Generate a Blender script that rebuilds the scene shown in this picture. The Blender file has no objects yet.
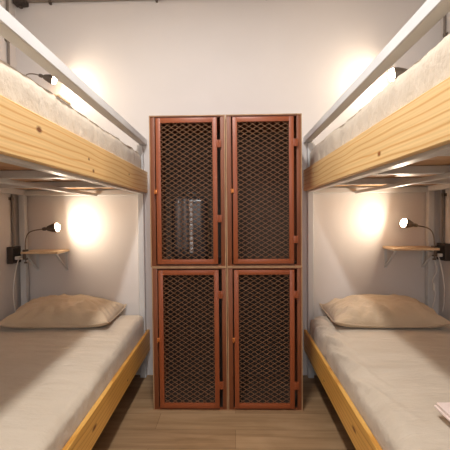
import bpy, bmesh, math, random
from mathutils import Vector, Matrix, noise

random.seed(7)
scene = bpy.context.scene
C = scene.collection
PI = math.pi

# ------------------------------------------------------------------ materials
def srgb(r, g, b):
    def f(c):
        c /= 255.0
        return c / 12.92 if c <= 0.04045 else ((c + 0.055) / 1.055) ** 2.4
    return (f(r), f(g), f(b), 1.0)

def new_mat(name):
    m = bpy.data.materials.new(name)
    m.use_nodes = True
    nt = m.node_tree
    b = nt.nodes['Principled BSDF']
    return m, nt, b

def N(nt, t, **kw):
    n = nt.nodes.new(t)
    for k, v in kw.items():
        if k in n.inputs:
            n.inputs[k].default_value = v
        else:
            setattr(n, k, v)
    return n

def coords(nt, scale=(1, 1, 1), kind='Object'):
    tc = nt.nodes.new('ShaderNodeTexCoord')
    mp = nt.nodes.new('ShaderNodeMapping')
    mp.inputs['Scale'].default_value = scale
    nt.links.new(tc.outputs[kind], mp.inputs['Vector'])
    return mp.outputs['Vector']

def ramp(nt, fac, stops):
    r = nt.nodes.new('ShaderNodeValToRGB')
    e = r.color_ramp.elements
    while len(e) < len(stops):
        e.new(0.5)
    for i, (p, c) in enumerate(stops):
        e[i].position = p
        e[i].color = c
    nt.links.new(fac, r.inputs['Fac'])
    return r.outputs['Color']

def bump(nt, b, height, strength, dist=0.01):
    bp = nt.nodes.new('ShaderNodeBump')
    bp.inputs['Strength'].default_value = strength
    bp.inputs['Distance'].default_value = dist
    nt.links.new(height, bp.inputs['Height'])
    nt.links.new(bp.outputs['Normal'], b.inputs['Normal'])

def simple(name, c1, c2=None, rough=0.5, metal=0.0, nscale=(6, 6, 6), bstr=0.0, detail=4, spec=0.5):
    """two close tones mixed by noise, optional fine bump"""
    m, nt, b = new_mat(name)
    b.inputs['Roughness'].default_value = rough
    b.inputs['Metallic'].default_value = metal
    b.inputs['Specular IOR Level'].default_value = spec
    v = coords(nt, nscale)
    n = N(nt, 'ShaderNodeTexNoise', Scale=1.0, Detail=detail)
    nt.links.new(v, n.inputs['Vector'])
    col = ramp(nt, n.outputs['Fac'], [(0.3, c1), (0.7, c2 or c1)])
    nt.links.new(col, b.inputs['Base Color'])
    if bstr:
        n2 = N(nt, 'ShaderNodeTexNoise', Scale=8.0, Detail=5)
        nt.links.new(v, n2.inputs['Vector'])
        bump(nt, b, n2.outputs['Fac'], bstr)
    return m

def pine(name, light, dark, knotcol, knots=(), plane='yz'):
    """pine board with long grain lines on local Y and knots at given (y, z) object coordinates"""
    m, nt, b = new_mat(name)
    b.inputs['Roughness'].default_value = 0.42
    tc = nt.nodes.new('ShaderNodeTexCoord')
    L = nt.links.new
    # low frequency waviness of the grain
    mp0 = N(nt, 'ShaderNodeMapping'); mp0.inputs['Scale'].default_value = (2, 0.8, 5)
    L(tc.outputs['Object'], mp0.inputs['Vector'])
    nz = N(nt, 'ShaderNodeTexNoise', Scale=1.5, Detail=2)
    L(mp0.outputs['Vector'], nz.inputs['Vector'])
    mp = N(nt, 'ShaderNodeMapping'); mp.inputs['Scale'].default_value = (3, 0.35, 22)
    L(tc.outputs['Object'], mp.inputs['Vector'])
    add = N(nt, 'ShaderNodeVectorMath', operation='MULTIPLY_ADD')
    L(nz.outputs['Color'], add.inputs[0])
    add.inputs[1].default_value = (0.6, 0.2, 1.6)
    L(mp.outputs['Vector'], add.inputs[2])
    wv = N(nt, 'ShaderNodeTexWave', Scale=0.55, Distortion=1.2, Detail=2.0)
    wv.bands_direction = 'Z'
    wv.inputs['Detail Scale'].default_value = 0.8
    L(add.outputs['Vector'], wv.inputs['Vector'])
    col = ramp(nt, wv.outputs['Fac'], [(0.0, dark), (0.10, tuple((a + 2 * b) / 3 for a, b in zip(dark, light))), (0.32, light), (1.0, light)])
    mpf = N(nt, 'ShaderNodeMapping'); mpf.inputs['Scale'].default_value = (40, 1.2, 160)
    L(tc.outputs['Object'], mpf.inputs['Vector'])
    fine = N(nt, 'ShaderNodeTexNoise', Scale=1.0, Detail=4)
    L(mpf.outputs['Vector'], fine.inputs['Vector'])
    fcol = ramp(nt, fine.outputs['Fac'], [(0.3, (0.80, 0.78, 0.74, 1)), (0.65, (1, 1, 1, 1))])
    mx = N(nt, 'ShaderNodeMix', data_type='RGBA', blend_type='MULTIPLY')
    mx.inputs['Factor'].default_value = 0.8
    L(col, mx.inputs['A']); L(fcol, mx.inputs['B'])
    out = mx.outputs['Result']
    sep = N(nt, 'ShaderNodeSeparateXYZ'); L(tc.outputs['Object'], sep.inputs[0])
    for (ky, kz, r, el) in knots:
        cy = N(nt, 'ShaderNodeMath', operation='SUBTRACT'); L(sep.outputs['Y'], cy.inputs[0]); cy.inputs[1].default_value = ky
        cz = N(nt, 'ShaderNodeMath', operation='SUBTRACT'); L(sep.outputs['Z'], cz.inputs[0]); cz.inputs[1].default_value = kz
        sy = N(nt, 'ShaderNodeMath', operation='DIVIDE'); L(cy.outputs[0], sy.inputs[0]); sy.inputs[1].default_value = el
        cmb = N(nt, 'ShaderNodeCombineXYZ'); L(sy.outputs[0], cmb.inputs[0]); L(cz.outputs[0], cmb.inputs[1])
        ln = N(nt, 'ShaderNodeVectorMath', operation='LENGTH'); L(cmb.outputs[0], ln.inputs[0])
        jt = N(nt, 'ShaderNodeMath', operation='MULTIPLY_ADD'); L(fine.outputs['Fac'], jt.inputs[0]); jt.inputs[1].default_value = r * 0.8; L(ln.outputs['Value'], jt.inputs[2])
        mr = N(nt, 'ShaderNodeMapRange'); L(jt.outputs[0], mr.inputs['Value'])
        mr.inputs['From Min'].default_value = r * 1.1; mr.inputs['From Max'].default_value = r * 2.1
        mr.inputs['To Min'].default_value = 1.0; mr.inputs['To Max'].default_value = 0.0
        km = N(nt, 'ShaderNodeMix', data_type='RGBA')
        L(mr.outputs['Result'], km.inputs['Factor']); L(out, km.inputs['A']); km.inputs['B'].default_value = knotcol
        out = km.outputs['Result']
    L(out, b.inputs['Base Color'])
    bump(nt, b, fine.outputs['Fac'], 0.08)
    return m

def fabric(name, c1, c2, weave=500, crease=0.25):
    m, nt, b = new_mat(name)
    b.inputs['Roughness'].default_value = 0.9
    b.inputs['Sheen Weight'].default_value = 0.15
    b.inputs['Specular IOR Level'].default_value = 0.15
    L = nt.links.new
    v = coords(nt, (3, 7, 5))
    n = N(nt, 'ShaderNodeTexNoise', Scale=1.6, Detail=4); L(v, n.inputs['Vector'])
    col = ramp(nt, n.outputs['Fac'], [(0.3, c1), (0.7, c2)])
    L(col, b.inputs['Base Color'])
    v2 = coords(nt, (7, 22, 14))
    n2 = N(nt, 'ShaderNodeTexNoise', Scale=1.0, Detail=5, Roughness=0.6); L(v2, n2.inputs['Vector'])
    v3 = coords(nt, (weave, weave, weave))
    n3 = N(nt, 'ShaderNodeTexNoise', Scale=1.0, Detail=1); L(v3, n3.inputs['Vector'])
    ma = N(nt, 'ShaderNodeMath', operation='MULTIPLY_ADD'); L(n3.outputs['Fac'], ma.inputs[0]); ma.inputs[1].default_value = 0.06; L(n2.outputs['Fac'], ma.inputs[2])
    bump(nt, b, ma.outputs[0], crease * 1.6, 0.03)
    return m

M = {}
M['wall'] = simple('painted_plaster', srgb(216, 210, 206), srgb(221, 215, 211), 0.85, bstr=0.06, nscale=(2, 2, 2), spec=0.2)
M['ceiling'] = simple('ceiling_paint', srgb(228, 223, 218), srgb(232, 227, 222), 0.9, nscale=(2, 2, 2), spec=0.2)
M['white_steel'] = simple('white_powder_coat', srgb(206, 207, 207), srgb(213, 214, 214), 0.38, nscale=(9, 9, 9), bstr=0.02)
M['pine_left'] = pine('pine_left', srgb(238, 201, 142), srgb(218, 164, 96), srgb(120, 70, 30),
                      knots=[(-1.53, 1.475, 0.008, 1.6), (-1.125, 1.445, 0.005, 1.3), (-1.075, 1.40, 0.006, 1.6), (-0.5, 1.45, 0.005, 1.5)])
M['pine_right'] = pine('pine_right', srgb(239, 204, 146), srgb(219, 167, 100), srgb(150, 92, 40),
                       knots=[(-1.38, 1.41, 0.007, 1.6), (-0.33, 1.46, 0.004, 1.4)])
M['pine_low'] = pine('pine_lower', srgb(236, 184, 98), srgb(212, 150, 66), srgb(120, 66, 26),
                     knots=[(-1.12, 0.27, 0.007, 3.0), (-0.6, 0.24, 0.005, 1.6)])
M['plywood'] = pine('plywood_deck', srgb(205, 160, 112), srgb(180, 130, 84), srgb(140, 90, 50))
M['shelf_wood'] = pine('shelf_pine', srgb(234, 204, 164), srgb(220, 182, 138), srgb(140, 90, 50))
M['sheet'] = fabric('beige_sheet', srgb(200, 186, 167), srgb(207, 194, 176))
M['pillowcase'] = fabric('beige_pillowcase', srgb(196, 174, 146), srgb(203, 182, 156), crease=0.3)
M['towel'] = fabric('pale_pink_towel', srgb(226, 206, 198), srgb(232, 214, 206), weave=250, crease=0.1)
M['rust_door'] = simple('rust_red_paint', srgb(146, 76, 40), srgb(136, 66, 33), 0.42, nscale=(5, 5, 3), bstr=0.03)
M['rust_body'] = simple('rust_red_body', srgb(128, 70, 37), srgb(112, 58, 29), 0.5, nscale=(9, 9, 2), bstr=0.03)
M['raw_edge'] = simple('raw_sheet_edge', srgb(176, 140, 104), srgb(150, 110, 76), 0.5, nscale=(20, 20, 8))
M['locker_inside'] = simple('locker_back', srgb(70, 57, 47), srgb(60, 48, 39), 0.6, nscale=(6, 6, 6))
M['mesh'] = simple('expanded_steel', srgb(142, 106, 80), srgb(120, 86, 62), 0.4, metal=0.2, nscale=(30, 30, 30))
M['dark_metal'] = simple('dark_gunmetal', srgb(92, 82, 74), srgb(106, 96, 88), 0.38, metal=0.6, nscale=(20, 20, 20))
M['chrome'] = simple('brushed_nickel', srgb(150, 140, 128), srgb(132, 122, 110), 0.28, metal=0.9, nscale=(20, 20, 20))
M['conduit'] = simple('grey_conduit', srgb(136, 125, 116), srgb(122, 112, 104), 0.5, metal=0.2, nscale=(15, 15, 15))
M['black_box'] = simple('dark_socket_box', srgb(58, 48, 42), srgb(70, 60, 52), 0.5, nscale=(20, 20, 20))
M['black'] = simple('black_plastic', srgb(22, 20, 19), srgb(30, 28, 26), 0.4, nscale=(20, 20, 20))
M['white_plastic'] = simple('white_plastic', srgb(228, 224, 218), srgb(232, 228, 222), 0.4, nscale=(20, 20, 20))
M['bag'] = simple('dark_grey_shell', srgb(40, 38, 40), srgb(54, 52, 54), 0.3, nscale=(14, 14, 14), bstr=0.05)
M['bag_band'] = simple('grey_shell_band', srgb(78, 75, 76), srgb(96, 92, 93), 0.3, metal=0.0, nscale=(10, 10, 30))
M['brass'] = simple('brass_latch', srgb(206, 130, 70), srgb(190, 112, 60), 0.35, metal=0.6, nscale=(30, 30, 30))

M['zip_glint'] = simple('zip_highlight', srgb(172, 168, 167), srgb(150, 146, 145), 0.3, nscale=(30, 30, 60))  # pale colour paints the bright highlight running down the bag's zip
def emit(name, col, strength):
    m, nt, b = new_mat(name)
    b.inputs['Base Color'].default_value = col
    b.inputs['Emission Color'].default_value = col
    b.inputs['Emission Strength'].default_value = strength
    return m
M['bulb'] = emit('warm_bulb', srgb(255, 226, 192), 40.0)
M['diffuser'] = emit('ceiling_diffuser', srgb(255, 250, 244), 4.0)

def floor_mat():
    m, nt, b = new_mat('oak_laminate')
    L = nt.links.new
    b.inputs['Roughness'].default_value = 0.5
    b.inputs['Specular IOR Level'].default_value = 0.35
    v = coords(nt, (1, 1, 1))
    br = N(nt, 'ShaderNodeTexBrick', Scale=1.0)
    br.offset = 0.37; br.offset_frequency = 2
    br.inputs['Brick Width'].default_value = 1.22
    br.inputs['Row Height'].default_value = 0.165
    br.inputs['Mortar Size'].default_value = 0.0012
    br.inputs['Mortar Smooth'].default_value = 0.1
    br.inputs['Bias'].default_value = 0.0
    br.inputs['Color1'].default_value = srgb(172, 142, 108)
    br.inputs['Color2'].default_value = srgb(152, 122, 90)
    br.inputs['Mortar'].default_value = srgb(128, 100, 70)
    L(v, br.inputs['Vector'])
    v2 = coords(nt, (1.6, 26, 1))
    n = N(nt, 'ShaderNodeTexNoise', Scale=1.0, Detail=6, Roughness=0.6, Distortion=0.6); L(v2, n.inputs['Vector'])
    g = ramp(nt, n.outputs['Fac'], [(0.3, (0.66, 0.62, 0.56, 1)), (0.6, (1, 1, 1, 1))])
    v3 = coords(nt, (2.2, 7, 1))
    n3 = N(nt, 'ShaderNodeTexNoise', Scale=1.0, Detail=3, Distortion=1.0); L(v3, n3.inputs['Vector'])
    g3 = ramp(nt, n3.outputs['Fac'], [(0.35, (0.82, 0.79, 0.74, 1)), (0.6, (1, 1, 1, 1))])
    mx = N(nt, 'ShaderNodeMix', data_type='RGBA', blend_type='MULTIPLY'); mx.inputs['Factor'].default_value = 0.8
    L(br.outputs['Color'], mx.inputs['A']); L(g, mx.inputs['B'])
    mx2 = N(nt, 'ShaderNodeMix', data_type='RGBA', blend_type='MULTIPLY'); mx2.inputs['Factor'].default_value = 0.9
    L(mx.outputs['Result'], mx2.inputs['A']); L(g3, mx2.inputs['B'])
    L(mx2.outputs['Result'], b.inputs['Base Color'])
    bump(nt, b, n.outputs['Fac'], 0.06)
    return m
M['floor'] = floor_mat()

# ------------------------------------------------------------------ mesh helpers
def add_box(bm, x0, x1, y0, y1, z0, z1, bev=0.0, seg=2):
    x0, x1 = min(x0, x1), max(x0, x1); y0, y1 = min(y0, y1), max(y0, y1); z0, z1 = min(z0, z1), max(z0, z1)
    t = bmesh.new()
    bmesh.ops.create_cube(t, size=1.0)
    for v in t.verts:
        v.co = Vector(((x0 + x1) / 2 + v.co.x * (x1 - x0), (y0 + y1) / 2 + v.co.y * (y1 - y0), (z0 + z1) / 2 + v.co.z * (z1 - z0)))
    if bev:
        bmesh.ops.bevel(t, geom=list(t.edges), offset=bev, segments=seg, affect='EDGES', profile=0.5)
    merge(bm, t)

def merge(bm, t):
    me = bpy.data.meshes.new('tmp'); t.to_mesh(me); t.free()
    bm.from_mesh(me); bpy.data.meshes.remove(me)

def add_tube(bm, pts, r, n=10, cap=True):
    pts = [Vector(p) for p in pts]
    rs = r if isinstance(r, (list, tuple)) else [r] * len(pts)
    up = None; rings = []
    for i, p in enumerate(pts):
        a = pts[max(i - 1, 0)]; b = pts[min(i + 1, len(pts) - 1)]
        d = (b - a).normalized()
        if up is None:
            up = d.orthogonal().normalized()
        else:
            up = (up - d * up.dot(d)).normalized()
        s = d.cross(up)
        rings.append([bm.verts.new(p + (up * math.cos(2 * PI * k / n) + s * math.sin(2 * PI * k / n)) * rs[i]) for k in range(n)])
    for A, B in zip(rings, rings[1:]):
        for k in range(n):
            bm.faces.new((A[k], A[(k + 1) % n], B[(k + 1) % n], B[k]))
    if cap:
        bm.faces.new(list(reversed(rings[0]))); bm.faces.new(rings[-1])

def add_bar(bm, p0, p1, w, t, nrm):
    """flat rectangular bar from p0 to p1, width w in the plane normal to nrm, thickness t along nrm"""
    p0, p1, nrm = Vector(p0), Vector(p1), Vector(nrm).normalized()
    d = (p1 - p0).normalized(); s = d.cross(nrm).normalized() * w / 2; q = nrm * t / 2
    a = [bm.verts.new(p + i * s + j * q) for p in (p0, p1) for i, j in ((-1, -1), (1, -1), (1, 1), (-1, 1))]
    for f in ((0, 1, 2, 3), (7, 6, 5, 4), (0, 4, 5, 1), (1, 5, 6, 2), (2, 6, 7, 3), (3, 7, 4, 0)):
        bm.faces.new([a[i] for i in f])

def obj(name, bm, mat, parent=None, smooth=False, auto=None):
    bmesh.ops.recalc_face_normals(bm, faces=bm.faces)
    me = bpy.data.meshes.new(name); bm.to_mesh(me); bm.free()
    for m_ in (mat if isinstance(mat, list) else [mat]):
        me.materials.append(m_)
    if smooth:
        for p in me.polygons:
            p.use_smooth = True
        if auto:
            me.set_sharp_from_angle(angle=math.radians(auto))
    o = bpy.data.objects.new(name, me); C.objects.link(o)
    if parent:
        o.parent = parent
    return o

def box_obj(name, dims, mat, parent=None, bev=0.0):
    bm = bmesh.new(); add_box(bm, *dims, bev=bev, seg=1)
    return obj(name, bm, mat, parent)

def tag(o, label, cat, group=None):
    o['label'] = label; o['category'] = cat
    if group:
        o['group'] = group
    return o

def thing(name, label, cat, loc=(0, 0, 0), rz=0.0, group=None):
    o = bpy.data.objects.new(name, None); C.objects.link(o)
    o.empty_display_size = 0.1
    o.location = loc; o.rotation_euler = (0, 0, rz)
    return tag(o, label, cat, group)

def dup(root, label):
    r = root.copy(); C.objects.link(r); r['label'] = label
    for ch in list(root.children):
        c = ch.copy(); C.objects.link(c); c.parent = r
        for g in list(ch.children):
            d = g.copy(); C.objects.link(d); d.parent = c
    return r

def struct(name, dims, mat):
    o = box_obj(name, dims, mat); o['kind'] = 'structure'
    return o

# ------------------------------------------------------------------ room
YW = 2.667           # back wall plane
XL, XR = -1.605, 1.50
YF, ZC = -1.9, 2.86
struct('floor', (XL - 0.1, XR + 0.1, YF - 0.1, YW + 0.1, -0.1, 0), M['floor'])
struct('ceiling', (XL - 0.1, XR + 0.1, YF - 0.1, YW + 0.1, ZC, ZC + 0.1), M['ceiling'])
struct('wall_back', (XL - 0.1, XR + 0.1, YW, YW + 0.1, 0, ZC), M['wall'])
struct('wall_left', (XL - 0.1, XL, YF, YW, 0, ZC), M['wall'])
struct('wall_right', (XR, XR + 0.1, YF, YW, 0, ZC), M['wall'])
struct('wall_front', (XL, XR, YF - 0.1, YF, 0, ZC), M['wall'])

# unseen glowing window added behind the viewpoint for soft front fill light
M['fill_pane'] = emit('glowing_fill_pane', srgb(232, 240, 250), 1.5)
wf = struct('fill_window', (-0.65, 0.55, YF + 0.0, YF + 0.012, 1.3, 2.5), M['fill_pane'])
bm = bmesh.new()
for a in ((-0.70, -0.65, 1.25, 2.55), (0.55, 0.60, 1.25, 2.55), (-0.65, 0.55, 1.25, 1.3), (-0.65, 0.55, 2.5, 2.55), (-0.065, -0.035, 1.3, 2.5)):
    add_box(bm, a[0], a[1], YF, YF + 0.04, a[2], a[3], bev=0.003)
fr = obj('fill_window_frame', bm, M['white_steel'], wf)
ld = bpy.data.lights.new('fill_window_light', 'AREA')
ld.shape = 'SQUARE'; ld.size = 1.15; ld.energy = 11.5; ld.color = (1.0, 0.965, 0.94)
lo = bpy.data.objects.new('fill_window_light', ld); C.objects.link(lo); lo.parent = wf
lo.location = (-0.05, YF + 0.05, 1.9); lo.rotation_euler = (PI / 2, 0, 0)

# ------------------------------------------------------------------ bunk beds
BW, BL = 0.942, 2.0
def bunk(s, x_in, rz, label, wood_up, BW=0.942):
    """s=+1: bed extends to +X from the aisle face; local y runs 0 (wall) to -BL"""
    t = thing('bunk_bed', label, 'bunk bed', (x_in, YW - 0.004, 0), rz, 'white steel and pine bunk beds')
    W = M['white_steel']
    def P(name, o0, o1, y0, y1, z0, z1, mat, bev=0.003, parent=t):
        return box_obj(name, (s * o0, s * o1, y0, y1, z0, z1), mat, parent, bev)
    tb = 0.042
    for (o0, y0) in ((0.024, -tb - 0.004), (BW - tb, -tb - 0.004), (0.024, -BL), (BW - tb, -BL)):
        p = P('post', o0, o0 + tb, y0, y0 + tb, 0.0, 1.716, W)
        yc = y0 + tb / 2
        for zb in (1.379, 0.20):
            bm = bmesh.new()
            add_tube(bm, [(s * (o0 + tb / 2), y0 - 0.004, zb), (s * (o0 + tb / 2), y0 + 0.002, zb)], 0.006, 8)
            obj('bolt', bm, M['chrome'], p)
    for dz in (0.0, -1.176):
        P('side_rail', 0.024 + 0.0, 0.024 + tb, -BL + tb, -tb - 0.004, 1.36 + dz, 1.398 + dz, W)
        P('side_rail', BW - tb, BW, -BL + tb, -tb - 0.004, 1.36 + dz, 1.398 + dz, W)
        P('end_rail', 0.024 + tb, BW - tb, -tb + 0.004, -0.008, 1.352 + dz, 1.392 + dz, W)
        P('end_rail', 0.024 + tb, BW - tb, -BL, -BL + 0.036, 1.352 + dz, 1.392 + dz, W)
        for yc in (-0.62, -1.13, -1.62):
            P('cross_tube', 0.024 + tb, BW - tb, yc - 0.018, yc + 0.018, 1.364 + dz, 1.398 + dz, W)
        P('centre_tube', 0.36, 0.39, -BL + 0.036, -tb, 1.345 + dz, 1.366 + dz, W)
        P('deck', 0.03, BW - 0.004, -BL + 0.01, -0.05, 1.399 + dz, 1.411 + dz, M['plywood'], 0.0)
        P('side_board', 0.0, 0.022, -BL, -0.002, 1.37 + dz, 1.524 + dz, wood_up if dz == 0 else M['pine_low'], 0.004)
    P('guard_rail', 0.0, 0.05, -BL, -0.004, 1.717, 1.763, W, 0.004)
    P('guard_rail', BW - 0.05, BW, -BL, -0.004, 1.717, 1.763, W, 0.004)
    return t

LX, RX = -0.637, 0.511
LROT = math.radians(0.85)
bunk(-1, LX, LROT, 'white steel bunk bed with pine side boards standing left of the lockers', M['pine_left'])
bunk(+1, RX, 0.0, 'white steel bunk bed with pine side boards standing right of the lockers', M['pine_right'], 0.925)

# ------------------------------------------------------------------ mattresses
def fbm(p, oct=3):
    v, a = 0.0, 1.0
    for _ in range(oct):
        v += a * noise.noise(p); p = p * 2.03; a *= 0.5
    return v

def mattress(s, x_in, rz, z0, label, seed, th=0.245, folds=(), r=0.075, sag=0.03):
    o0, o1 = 0.026, (BW if s < 0 else 0.925) - 0.006
    y0, y1 = -BL + 0.02, -0.052
    nx, ny, nz = 76, 220, 10
    bm = bmesh.new()
    cx, cy, cz = (o0 + o1) / 2, (y0 + y1) / 2, th / 2
    hx, hy, hz = (o1 - o0) / 2, (y1 - y0) / 2, th / 2
    sv = Vector((seed * 3.1, seed * 1.7, seed))
    def place(u, v, w):
        p = Vector((u * hx, v * hy, w * hz))
        q = Vector((max(-hx + r, min(hx - r, p.x)), max(-hy + r, min(hy - r, p.y)), max(-hz + r, min(hz - r, p.z))))
        d = p - q
        if d.length > 1e-9:
            p = q + d.normalized() * r * min(1.0, max(abs(d.x), abs(d.y), abs(d.z)) / r)
        n = d.normalized() if d.length > 1e-6 else Vector((0, 0, 1))
        # crown
        if w > 0:
            p.z += 0.012 * (1 - u * u) * (1 - v ** 4) * w
        yy = min(1.0, max(0.0, (-(p.y + cy) - 0.35) / 0.85)); yy = yy * yy * (3 - 2 * yy)
        p.z -= sag * yy * max(0.0, w)
        P3 = Vector((p.x * 3.0, p.y * 9.0, p.z * 3)) + sv
        h = 0.0045 * fbm(P3) + 0.005 * max(0.0, fbm(Vector((p.x * 5, p.y * 24, 0)) + sv, 2)) ** 1.0
        # diagonal pulls near the aisle edge at the wall end
        e = max(0.0, 1.0 - abs(u + 1) / 0.35)
        for (fy, fs, fw, fa) in folds:
            dist = (p.y + cy - fy) - (p.x + hx) * fs
            h += fa * e * math.exp(-(dist / fw) ** 2)
        side = max(0.0, (abs(u) - 0.93) / 0.07)
        h += side * 0.006 * fbm(Vector((p.y * 6, p.z * 5, seed * 2.0)))
        p += n * h * (1.0 if w > -0.9 else 0.0)
        z = p.z + cz
        if w < 0:
            z = max(z, 0.0) if z > 0.0 else max(0.0, z)
        x = max(0.0236, p.x + cx)
        # sheet bulges over the board top on the aisle side
        return Vector((s * x, p.y + cy, z0 + z))
    grid = {}
    def V(i, j, k):
        key = (i, j, k)
        if key not in grid:
            def g(t, n):   # denser toward the edges
                f = 2 * t / n - 1
                return math.copysign(1 - (1 - abs(f)) ** 1.35, f)
            grid[key] = bm.verts.new(place(g(i, nx), g(j, ny), 2 * k / nz - 1))
        return grid[key]
    for i in range(nx):
        for j in range(ny):
            for k in (0, nz):
                bm.faces.new((V(i, j, k), V(i + 1, j, k), V(i + 1, j + 1, k), V(i, j + 1, k)))
    for k in range(nz):
        for i in range(nx):
            for j in (0, ny):
                bm.faces.new((V(i, j, k), V(i + 1, j, k), V(i + 1, j, k + 1), V(i, j, k + 1)))
        for j in range(ny):
            for i in (0, nx):
                bm.faces.new((V(i, j, k), V(i, j + 1, k), V(i, j + 1, k + 1), V(i, j, k + 1)))
    o = obj('mattress', bm, M['sheet'], smooth=True)
    o.location = (x_in, YW - 0.004, 0); o.rotation_euler = (0, 0, rz)
    tag(o, label, 'mattress', 'sheeted mattresses')
    return o

mattress(-1, LX, LROT, 1.411, 'beige sheeted mattress on the upper left bunk', 1.3, 0.25, folds=[(-0.3, 0.5, 0.02, 0.005), (-0.9, 0.4, 0.02, 0.005)], r=0.06, sag=0.0)
mattress(+1, RX, 0.0, 1.411, 'beige sheeted mattress on the upper right bunk', 2.9, 0.26, folds=[(-0.25, 0.6, 0.025, 0.009), (-0.5, 0.5, 0.02, 0.007)], r=0.06, sag=0.0)
mattress(-1, LX, LROT, 0.235, 'beige sheeted mattress on the lower left bunk', 4.2, folds=[(-0.6, 0.3, 0.02, 0.003)], r=0.042, sag=0.038)
mattress(+1, RX, 0.0, 0.235, 'beige sheeted mattress on the lower right bunk', 6.4,
         folds=[(-0.12, -1.8, 0.020, 0.016), (-0.20, -2.6, 0.022, -0.012), (-0.27, -2.6, 0.024, 0.018), (-0.42, -3.4, 0.030, 0.016), (-0.52, -3.4, 0.030, -0.010), (-0.66, -3.8, 0.040, 0.016), (-0.95, -3.4, 0.045, 0.012)])

# ------------------------------------------------------------------ pillows
def pillow(loc, w, d, h, rz, label, seed, mirror=1):
    bm = bmesh.new()
    nu, nv = 64, 40
    top, bot = {}, {}
    sv = Vector((seed, seed * 2, seed * 0.5))
    for i in range(nu + 1):
        for j in range(nv + 1):
            u = 2 * i / nu - 1; v = 2 * j / nv - 1
            au, av = abs(u), abs(v)
            # pinched sides: edges pull in between the corners
            x = u * w / 2 * (1 - 0.05 * (1 - v * v) * au ** 3)
            y = v * d / 2 * (1 - 0.07 * (1 - u * u) * av ** 3)
            prof = max(0.0, (1 - au ** 2.6)) ** 0.62 * max(0.0, (1 - av ** 2.4)) ** 0.62
            x_, y_ = x * mirror, y
            edge = min(1.0, (1 - max(au, av)) / 0.25)
            wr = 0.013 * fbm(Vector((x * 7, y * 11, 0.3)) + sv) * min(1, prof * 3)
            rd = 1 - abs(noise.noise(Vector((x * 6 + y * 5, y * 7 - x * 3, seed)))) * 3.2
            wr += 0.018 * max(0.0, rd) * min(1, prof * 2)
            radial = math.atan2(v, u)
            wr += 0.010 * math.sin(radial * 22 + 3 * noise.noise(Vector((x * 5, y * 5, seed)))) * (max(au, av) ** 2) * min(1, prof * 3)
            zt = h * prof * (0.95 + 0.10 * u * mirror * 0) + wr
            # corners lift a little off the sheet
            lift = 0.030 * (au * av) ** 3 + 0.016
            top[i, j] = bm.verts.new((x_, y_, max(zt, 0) * 0.86 + lift + 0.004))
            if i in (0, nu) or j in (0, nv):
                bot[i, j] = top[i, j]
            else:
                bot[i, j] = bm.verts.new((x_, y_, lift * (1 - min(1, prof * 2.2)) + 0.001))
    for i in range(nu):
        for j in range(nv):
            bm.faces.new((top[i, j], top[i + 1, j], top[i + 1, j + 1], top[i, j + 1]))
            f = (bot[i, j], bot[i, j + 1], bot[i + 1, j + 1], bot[i + 1, j])
            if len(set(f)) == 4 and bm.faces.get(f) is None:
                bm.faces.new(f)
    loop = [(i, 0) for i in range(nu)] + [(nu, j) for j in range(nv)] + [(i, nv) for i in range(nu, 0, -1)] + [(0, j) for j in range(nv, -1, -1)]
    seam = bmesh.new()
    add_tube(seam, [top[k].co.copy() for k in loop], 0.0042, 8)
    o = obj('pillow', bm, M['pillowcase'], smooth=True)
    # piping round the seam
    o.location = loc; o.rotation_euler = (0, 0, rz)
    obj('piping', seam, M['pillowcase'], o, smooth=True)
    return tag(o, label, 'pillow', 'pillows')

pillow((-1.145, 2.405, 0.493), 0.70, 0.44, 0.165, math.radians(2), 'plump beige pillow lying on the lower left mattress', 3.7, -1)
pillow((0.967, 2.405, 0.493), 0.70, 0.44, 0.16, math.radians(-2), 'plump beige pillow lying on the lower right mattress', 8.1, 1)

# ------------------------------------------------------------------ lockers
LD = 0.46
LY = 2.175
def expanded_mesh(x0, x1, z0, z1):
    bm = bmesh.new()
    px, pz = 0.0470, 0.0290
    nxh = round((x1 - x0) / (px / 2)); hx = (x1 - x0) / nxh
    nzr = round((z1 - z0) / (pz / 2)); hz = (z1 - z0) / nzr
    # each strand is a zig-zag ribbon; neighbours mirror each other and meet at the nodes
    for r in range(nzr):
        for k in range(nxh):
            up = (k + r) % 2 == 0
            za = z0 + r * hz + (0 if up else hz); zb = z0 + r * hz + (hz if up else 0)
            add_bar(bm, (x0 + k * hx, 0, za), (x0 + (k + 1) * hx, 0, zb), 0.0036, 0.0020, (0, -1, -0.5))
    return bm

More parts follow.
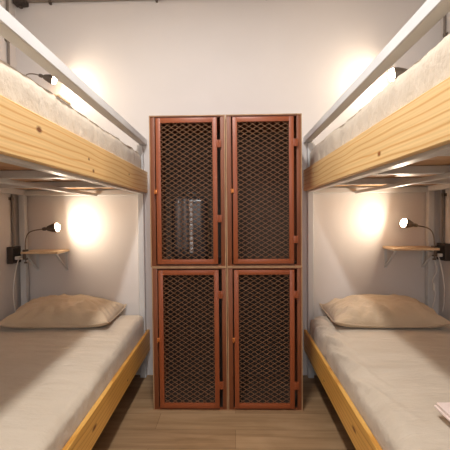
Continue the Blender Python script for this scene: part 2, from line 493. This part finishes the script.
def locker(x0, x1, z0, z1, label, hinges=(0.18, 0.81)):
    w, h = x1 - x0, z1 - z0
    t = thing('locker', label, 'locker', (x0 + w / 2, LY, z0), 0, 'mesh door lockers')
    hw = w / 2 - 0.001
    pt = 0.006
    bm = bmesh.new()
    # carcass: sides, top, bottom
    add_box(bm, -hw, -hw + pt, 0.002, LD, 0, h - 0.001)
    add_box(bm, hw - pt, hw, 0.002, LD, 0, h - 0.001)
    add_box(bm, -hw + pt, hw - pt, 0.002, LD, 0, pt)
    add_box(bm, -hw + pt, hw - pt, 0.002, LD, h - 0.001 - pt, h - 0.001)
    body = obj('body', bm, M['rust_body'], t)
    box_obj('back_panel', (-hw + pt, hw - pt, LD - 0.006, LD - 0.001, pt, h - pt - 0.001), M['locker_inside'], t)
    box_obj('floor_panel', (-hw + pt, hw - pt, 0.03, LD - 0.007, pt, pt + 0.003), M['locker_inside'], t)
    # raw sheet edge round the front
    bm = bmesh.new(); e = 0.006
    add_box(bm, -hw, -hw + e, -0.001, 0.002, 0, h - 0.001)
    add_box(bm, hw - e, hw, -0.001, 0.002, 0, h - 0.001)
    add_box(bm, -hw + e, hw - e, -0.001, 0.002, 0, e)
    add_box(bm, -hw + e, hw - e, -0.001, 0.002, h - 0.001 - e, h - 0.001)
    obj('edge_trim', bm, M['raw_edge'], t)
    # face frame: wider stiles, narrow rails
    bm = bmesh.new(); sw = 0.030; y0, y1 = 0.004, 0.022
    add_box(bm, -hw + e, -hw + sw + 0.003, y0, y1, pt, h - pt, bev=0.001)
    add_box(bm, hw - sw, hw - e, y0, y1, pt, h - pt, bev=0.001)
    add_box(bm, -hw + sw, hw - sw, y0 + 0.002, y1, pt, 0.013)
    add_box(bm, -hw + sw, hw - sw, y0 + 0.002, y1, h - 0.014, h - pt)
    obj('face_frame', bm, M['rust_body'], t, smooth=True, auto=40)
    # door: angle frame with mesh
    dx0, dx1 = -hw + sw + 0.011, hw - sw - 0.019
    dz0, dz1 = 0.019, h - 0.019
    fw = 0.028
    dy0, dy1 = -0.008, 0.008
    bm = bmesh.new()
    add_box(bm, dx0, dx0 + fw, dy0, dy1, dz0, dz1, bev=0.0012)
    add_box(bm, dx1 - fw, dx1, dy0, dy1, dz0, dz1, bev=0.0012)
    add_box(bm, dx0 + fw - 0.001, dx1 - fw + 0.001, dy0, dy1, dz0, dz0 + fw, bev=0.0012)
    add_box(bm, dx0 + fw - 0.001, dx1 - fw + 0.001, dy0, dy1, dz1 - fw, dz1, bev=0.0012)
    door = obj('door', bm, M['rust_door'], t, smooth=True, auto=40)
    mp = obj('mesh_panel', expanded_mesh(dx0 + fw - 0.004, dx1 - fw + 0.004, dz0 + fw - 0.004, dz1 - fw + 0.004), M['mesh'], door)
    mp.location = (0, 0.004, 0)
    for hz_ in (hinges[0] * h, hinges[1] * h):
        bm = bmesh.new()
        add_box(bm, dx1 - 0.004, hw - sw + 0.006, -0.010, 0.003, hz_ - 0.022, hz_ + 0.022, bev=0.001)
        add_tube(bm, [(dx1 + 0.010, -0.010, hz_ - 0.022), (dx1 + 0.010, -0.010, hz_ + 0.022)], 0.0045, 10)
        obj('hinge', bm, M['rust_door'], door, smooth=True, auto=40)
    bm = bmesh.new(); zl = h * 0.50
    add_box(bm, dx0 - 0.012, dx0 + 0.006, -0.016, -0.006, zl - 0.012, zl + 0.012, bev=0.002)
    add_tube(bm, [(dx0 - 0.006, -0.014, zl + 0.012), (dx0 - 0.006, -0.026, zl + 0.008), (dx0 - 0.006, -0.026, zl - 0.012), (dx0 - 0.006, -0.014, zl - 0.016)], 0.003, 8)
    obj('latch', bm, M['brass'], door, smooth=True, auto=40)
    return t

ZM, ZT = 0.885, 1.803
XA, XB, XC = -0.509, -0.048, 0.411
locker(XA + 0.004, XB + 0.002, 0.0, ZM, 'rust red mesh door locker at bottom left of the locker block')
locker(XB + 0.003, XC, 0.0, ZM, 'rust red mesh door locker at bottom right of the locker block')
locker(XA, XB, ZM, ZT, 'rust red mesh door locker at top left with a dark bag behind its mesh', (0.32, 0.81))
locker(XB + 0.001, XC - 0.001, ZM, ZT, 'rust red mesh door locker at top right of the locker block, empty')

# ribbed dark bag inside the top left locker
def bag():
    bx, by, bz = -0.305, LY + 0.245, ZM + 0.0095
    t = thing('travel_bag', 'dark grey ribbed bag standing inside the top left locker', 'bag', (bx, by, bz))
    def shell(name, x0, x1, y0, y1, z0, z1, mat, r, ribs=0, parent=t):
        bm = bmesh.new()
        add_box(bm, x0, x1, y0, y1, z0, z1, bev=r, seg=6)
        return obj(name, bm, mat, parent, smooth=True, auto=50)
    body = shell('body', -0.105, 0.135, -0.10, 0.10, 0.0, 0.43, M['bag'], 0.05)
    # ribbed front: vertical half-round ribs
    bm = bmesh.new()
    for x in (-0.052, -0.010):
        add_tube(bm, [(x, -0.090, 0.05), (x, -0.098, 0.075), (x, -0.100, 0.10), (x, -0.100, 0.37), (x, -0.098, 0.395), (x, -0.090, 0.415)], [0.010, 0.020, 0.024, 0.024, 0.020, 0.010], 14)
    obj('ribbed_front', bm, M['bag_band'], body, smooth=True, auto=50)
    bm = bmesh.new()
    for k in range(9):
        z = 0.06 + k * 0.038
        add_box(bm, 0.018, 0.042, -0.118, -0.095, z, z + 0.037, bev=0.006, seg=3)
    obj('zip_band', bm, M['zip_glint'], body, smooth=True, auto=50)
    bm = bmesh.new()
    add_tube(bm, [(-0.04, 0, 0.42), (-0.035, 0, 0.445), (-0.01, 0, 0.452), (0.03, 0, 0.452), (0.055, 0, 0.445), (0.06, 0, 0.42)], 0.008, 10)
    obj('handle', bm, M['black'], t, smooth=True, auto=50)
bag()

# ------------------------------------------------------------------ wall shelves
def shelf(x0, x1, z, label):
    t = thing('wall_shelf', label, 'shelf', ((x0 + x1) / 2, YW, z), 0, 'small bedside wall shelves')
    w = (x1 - x0) / 2; dp = 0.185
    box_obj('board', (-w, w, -dp, -0.001, 0.0, 0.016), M['shelf_wood'], t, 0.002)
    for sx in (-w + 0.022, w - 0.022):
        bm = bmesh.new(); bw = 0.009
        add_box(bm, sx - bw, sx + bw, -0.006, -0.001, -0.145, -0.001)
        add_box(bm, sx - bw, sx + bw, -dp + 0.01, -0.006, -0.006, -0.001)
        add_bar(bm, (sx, -dp + 0.022, -0.006), (sx, -0.006, -0.135), 0.005, 0.016, (1, 0, 0))
        obj('bracket', bm, M['white_steel'], t)
    return t

SL0, SL1 = -1.50, -1.235
SR0, SR1 = 1.09, 1.402
ZS, ZSU = 0.938, 2.03
shelf(SL0, SL1, ZS, 'small pine wall shelf above the lower left pillow')
shelf(SR0, SR1, ZS + 0.008, 'small pine wall shelf above the lower right pillow')
shelf(SL0, SL1 + 0.03, ZSU, 'small pine wall shelf above the upper left mattress')
shelf(SR0, SR1, ZSU, 'small pine wall shelf above the upper right mattress')

# ------------------------------------------------------------------ reading lamps
def bezier(p0, p1, p2, p3, n=18):
    p0, p1, p2, p3 = map(Vector, (p0, p1, p2, p3))
    return [((1 - t) ** 3) * p0 + 3 * ((1 - t) ** 2) * t * p1 + 3 * (1 - t) * t * t * p2 + t ** 3 * p3 for t in [i / n for i in range(n + 1)]]

def lamp(clampx, z, s, head, dirv, label, shade_mat, power, y_clamp, k=1.0):
    """s=+1: lamp reaches toward +X. head = neck joint offset (along s, y, z) from the clamp"""
    t = thing('reading_lamp', label, 'lamp', (clampx, y_clamp, z), 0, 'clip-on reading lamps')
    d = Vector((s * dirv[0], dirv[1], dirv[2])).normalized()
    bm = bmesh.new()
    add_box(bm, -0.012, 0.012, -0.016, 0.020, 0.0165, 0.030, bev=0.003)
    add_box(bm, -0.010, 0.010, -0.022, -0.012, -0.040, 0.028, bev=0.002)
    add_box(bm, -0.010, 0.010, -0.016, 0.014, -0.042, -0.034, bev=0.002)
    add_tube(bm, [(0, 0.0, -0.060), (0, 0.0, -0.001)], 0.004, 8)
    add_tube(bm, [(0, 0.0, -0.068), (0, 0.0, -0.058)], 0.011, 10)
    obj('clamp', bm, M['dark_metal'], t, smooth=True, auto=40)
    H = Vector((s * head[0], head[1], head[2]))
    bm = bmesh.new()
    add_tube(bm, bezier((0, 0, 0.028), (0, 0, 0.028 + head[2] * 0.75), H - d * head[0] * 0.75, H), 0.0042, 8)
    obj('gooseneck', bm, M['chrome'], t, smooth=True, auto=60)
    bm = bmesh.new()
    ax = [(-0.004, 0.009), (0.0, 0.012), (0.016, 0.013), (0.018, 0.010), (0.024, 0.010), (0.028, 0.015), (0.040, 0.021), (0.070, 0.031), (0.092, 0.034)]
    inner = [(0.090, 0.031), (0.066, 0.028), (0.050, 0.022)]
    prof = ax + inner
    add_tube(bm, [H + d * a * k for a, _ in prof], [r * k for _, r in prof], 24, cap=True)
    sh = obj('shade', bm, shade_mat, t, smooth=True, auto=45)
    # bulb: rounded face flush with the mouth
    bm = bmesh.new()
    bp = [(0.052, 0.012), (0.070, 0.022), (0.090, 0.0295), (0.098, 0.0285), (0.105, 0.024), (0.110, 0.016), (0.112, 0.006)]
    add_tube(bm, [H + d * a * k for a, _ in bp], [r * k for _, r in bp], 24)
    obj('bulb', bm, M['bulb'], t, smooth=True)
    ld = bpy.data.lights.new('bulb_light', 'AREA')
    ld.shape = 'DISK'; ld.size = 0.03; ld.energy = power; ld.color = (1.0, 0.83, 0.64)
    lo = bpy.data.objects.new('bulb_light', ld); C.objects.link(lo); lo.parent = t
    lo.location = H + d * (0.112 * k + 0.001)
    lo.rotation_euler = d.to_track_quat('-Z', 'Y').to_euler()
    return t

PW = 1.85
lamp(-1.478, ZS, +1, (0.135, -0.01, 0.174), (1, 0.16, 0.12), 'lit dark gooseneck lamp clipped to the lower left shelf', M['dark_metal'], PW, 2.508)
lamp(1.377, ZS + 0.008, -1, (0.125, -0.01, 0.171), (1, -0.10, 0.20), 'lit nickel gooseneck lamp clipped to the lower right shelf', M['chrome'], PW * 1.2, 2.508)
lamp(-1.478, ZSU, +1, (0.135, -0.01, 0.152), (1, 0.30, -0.28), 'lit dark gooseneck lamp clipped to the upper left shelf', M['dark_metal'], PW * 0.6, 2.508)
lamp(1.377, ZSU, -1, (0.150, -0.01, 0.132), (1, 0.18, -0.10), 'lit nickel gooseneck lamp clipped to the upper right shelf', M['chrome'], PW * 0.8, 2.508, 1.45)

# ------------------------------------------------------------------ conduits and sockets on the side walls
def conduit(xw, s, y, label):
    t = thing('electrical_conduit', label, 'pipe', (xw, y, 0), 0, 'vertical conduits')
    bm = bmesh.new()
    add_tube(bm, [(s * 0.012, 0, 0.9875), (s * 0.012, 0, 2.74)], 0.0085, 12)
    obj('pipe', bm, M['conduit'], t, smooth=True, auto=50)
    for z in (1.33, 1.9, 2.45):
        bm = bmesh.new()
        add_box(bm, s * 0.0008, s * 0.022, -0.006, 0.006, z - 0.012, z + 0.012, bev=0.002)
        add_box(bm, s * 0.0008, s * 0.005, -0.026, 0.026, z - 0.010, z + 0.010, bev=0.001)
        obj('clip', bm, M['chrome'], t, smooth=True, auto=40)
    return t

def socket(xw, s, y, label, pl):
    z = 0.925
    t = thing('wall_socket', label, 'socket', (xw, y, z), 0, 'surface wall sockets')
    box_obj('box', (s * 0.0008, s * 0.040, -0.055, 0.055, -0.058, 0.062), M['black_box'], t, 0.004)
    box_obj('face_plate', (s * 0.040, s * 0.044, -0.044, 0.044, -0.046, 0.050), M['black'], t, 0.001)
    tag(t, label, 'socket', 'surface wall sockets')
    # plug and its white cord
    p = thing('power_plug', pl, 'plug', (xw + s * 0.0445, y, z - 0.018), 0, 'white plugs with cords')
    bm = bmesh.new()
    add_box(bm, 0, s * 0.034, -0.034, 0.022, -0.013, 0.011, bev=0.005)
    obj('plug_body', bm, M['white_plastic'], p, smooth=True, auto=40)
    bm = bmesh.new()
    add_tube(bm, bezier((s * 0.03, -0.03, -0.004), (s * 0.07, -0.12, -0.03), (s * 0.0, -0.10, -0.22), (s * 0.0, -0.03, -0.40), 24), 0.0035, 8)
    obj('cord', bm, M['white_plastic'], p, smooth=True)

conduit(XL, +1, 2.555, 'grey vertical conduit on the left side wall')
socket(XL, +1, 2.545, 'dark surface socket box on the left side wall', 'white plug in the left wall socket with a hanging cord')
conduit(XR, -1, 2.60, 'grey vertical conduit on the right side wall')
socket(XR, -1, 2.575, 'dark surface socket box on the right side wall', 'white plug in the right wall socket with a hanging cord')

# white cords hanging from the lower lamps
def lamp_cord(pts, label):
    bm = bmesh.new(); P = [Vector(p) for p in pts]
    out = []
    for i in range(len(P) - 1):
        a = P[max(i - 1, 0)]; b = P[i]; c = P[i + 1]; d = P[min(i + 2, len(P) - 1)]
        for k in range(8):
            u = k / 8
            out.append(0.5 * ((2 * b) + (c - a) * u + (2 * a - 5 * b + 4 * c - d) * u * u + (3 * b - a - 3 * c + d) * u ** 3))
    out.append(P[-1])
    add_tube(bm, out, 0.0035, 8)
    # inline switch
    m = out[len(out) // 2]
    add_box(bm, m.x - 0.008, m.x + 0.008, m.y - 0.007, m.y + 0.007, m.z - 0.028, m.z + 0.028, bev=0.004)
    o = obj('lamp_cord', bm, M['white_plastic'], smooth=True, auto=45)
    return tag(o, label, 'cord', 'lamp cords')
lamp_cord([(1.374, 2.490, 0.868), (1.39, 2.50, 0.80), (1.372, 2.515, 0.73), (1.40, 2.53, 0.64), (1.395, 2.56, 0.53), (1.41, 2.60, 0.505)],
          'white cord hanging from the lower right lamp beside the bed post')

# ------------------------------------------------------------------ conduit and junction box under the ceiling, back wall
t = thing('ceiling_conduit', 'dark conduit running along the top of the back wall', 'pipe', (0, YW, 2.783))
bm = bmesh.new(); add_tube(bm, [(-1.50, -0.014, 0), (0.2, -0.014, 0), (1.45, -0.014, 0)], 0.011, 12)
obj('pipe', bm, M['conduit'], t, smooth=True, auto=50)
for x in (-1.335, -0.55, 0.25, 1.05):
    bm = bmesh.new()
    add_box(bm, x - 0.008, x + 0.008, -0.028, -0.001, -0.026, 0.014, bev=0.002)
    obj('clip', bm, M['dark_metal'], t, smooth=True, auto=40)
t = thing('junction_box', 'dark junction box at the upper left corner of the back wall', 'junction box', (-1.545, YW, 2.766))
box_obj('box', (-0.045, 0.045, -0.06, -0.001, -0.022, 0.05), M['black_box'], t, 0.004)
bm = bmesh.new(); add_tube(bm, [(0.0, -0.03, -0.04), (0.0, -0.03, -0.02)], 0.013, 12)
obj('gland', bm, M['dark_metal'], t, smooth=True, auto=40)

# ------------------------------------------------------------------ folded towel
def towel():
    t = thing('folded_towel', 'pale pink folded towel lying on the lower right mattress', 'towel', (0.89, 1.20, 0.493), 0)
    for k, (w, d) in enumerate(((0.168, 0.112), (0.162, 0.108))):
        bm = bmesh.new()
        add_box(bm, -w, w, -d, d, k * 0.011, k * 0.011 + 0.0105, bev=0.0045, seg=3)
        obj('fold', bm, M['towel'], t, smooth=True, auto=60)
    return t
towel()

# ------------------------------------------------------------------ ceiling lamp
CX, CY = -0.185, 1.0
t = thing('ceiling_lamp', 'white linear ceiling lamp over the aisle between the bunks', 'lamp', (CX, CY, ZC))
box_obj('housing', (-0.075, 0.075, -0.46, 0.46, -0.05, -0.001), M['white_plastic'], t, 0.006)
box_obj('diffuser', (-0.062, 0.062, -0.45, 0.45, -0.062, -0.05), M['diffuser'], t, 0.004)
ld = bpy.data.lights.new('ceiling_light', 'AREA')
ld.shape = 'RECTANGLE'; ld.size = 0.12; ld.size_y = 0.88; ld.energy = 26.0; ld.color = (1.0, 0.98, 0.96)
lo = bpy.data.objects.new('ceiling_light', ld); C.objects.link(lo); lo.parent = t
lo.location = (0, 0, -0.064)

# ------------------------------------------------------------------ world, camera, view
w = bpy.data.worlds.new('room_world'); scene.world = w; w.use_nodes = True
w.node_tree.nodes['Background'].inputs['Color'].default_value = (0.05, 0.05, 0.05, 1)
cam = bpy.data.cameras.new('camera'); co = bpy.data.objects.new('camera', cam); C.objects.link(co)
cam.sensor_width = 36; cam.lens = 360.0 / 450.0 * 36.0; cam.clip_start = 0.02
yaw, pitch, roll = math.atan(9 / 360), math.atan(10 / 360), math.radians(-0.5)
co.matrix_world = (Matrix.Translation((0, 0, 1.2)) @ Matrix.Rotation(yaw, 4, 'Z') @ Matrix.Rotation(PI / 2 - pitch, 4, 'X') @ Matrix.Rotation(roll, 4, 'Z'))
scene.camera = co
vs = scene.view_settings
vs.view_transform = 'Standard'; vs.look = 'None'; vs.exposure = 0.62; vs.gamma = 1.0; vs.use_curve_mapping = False
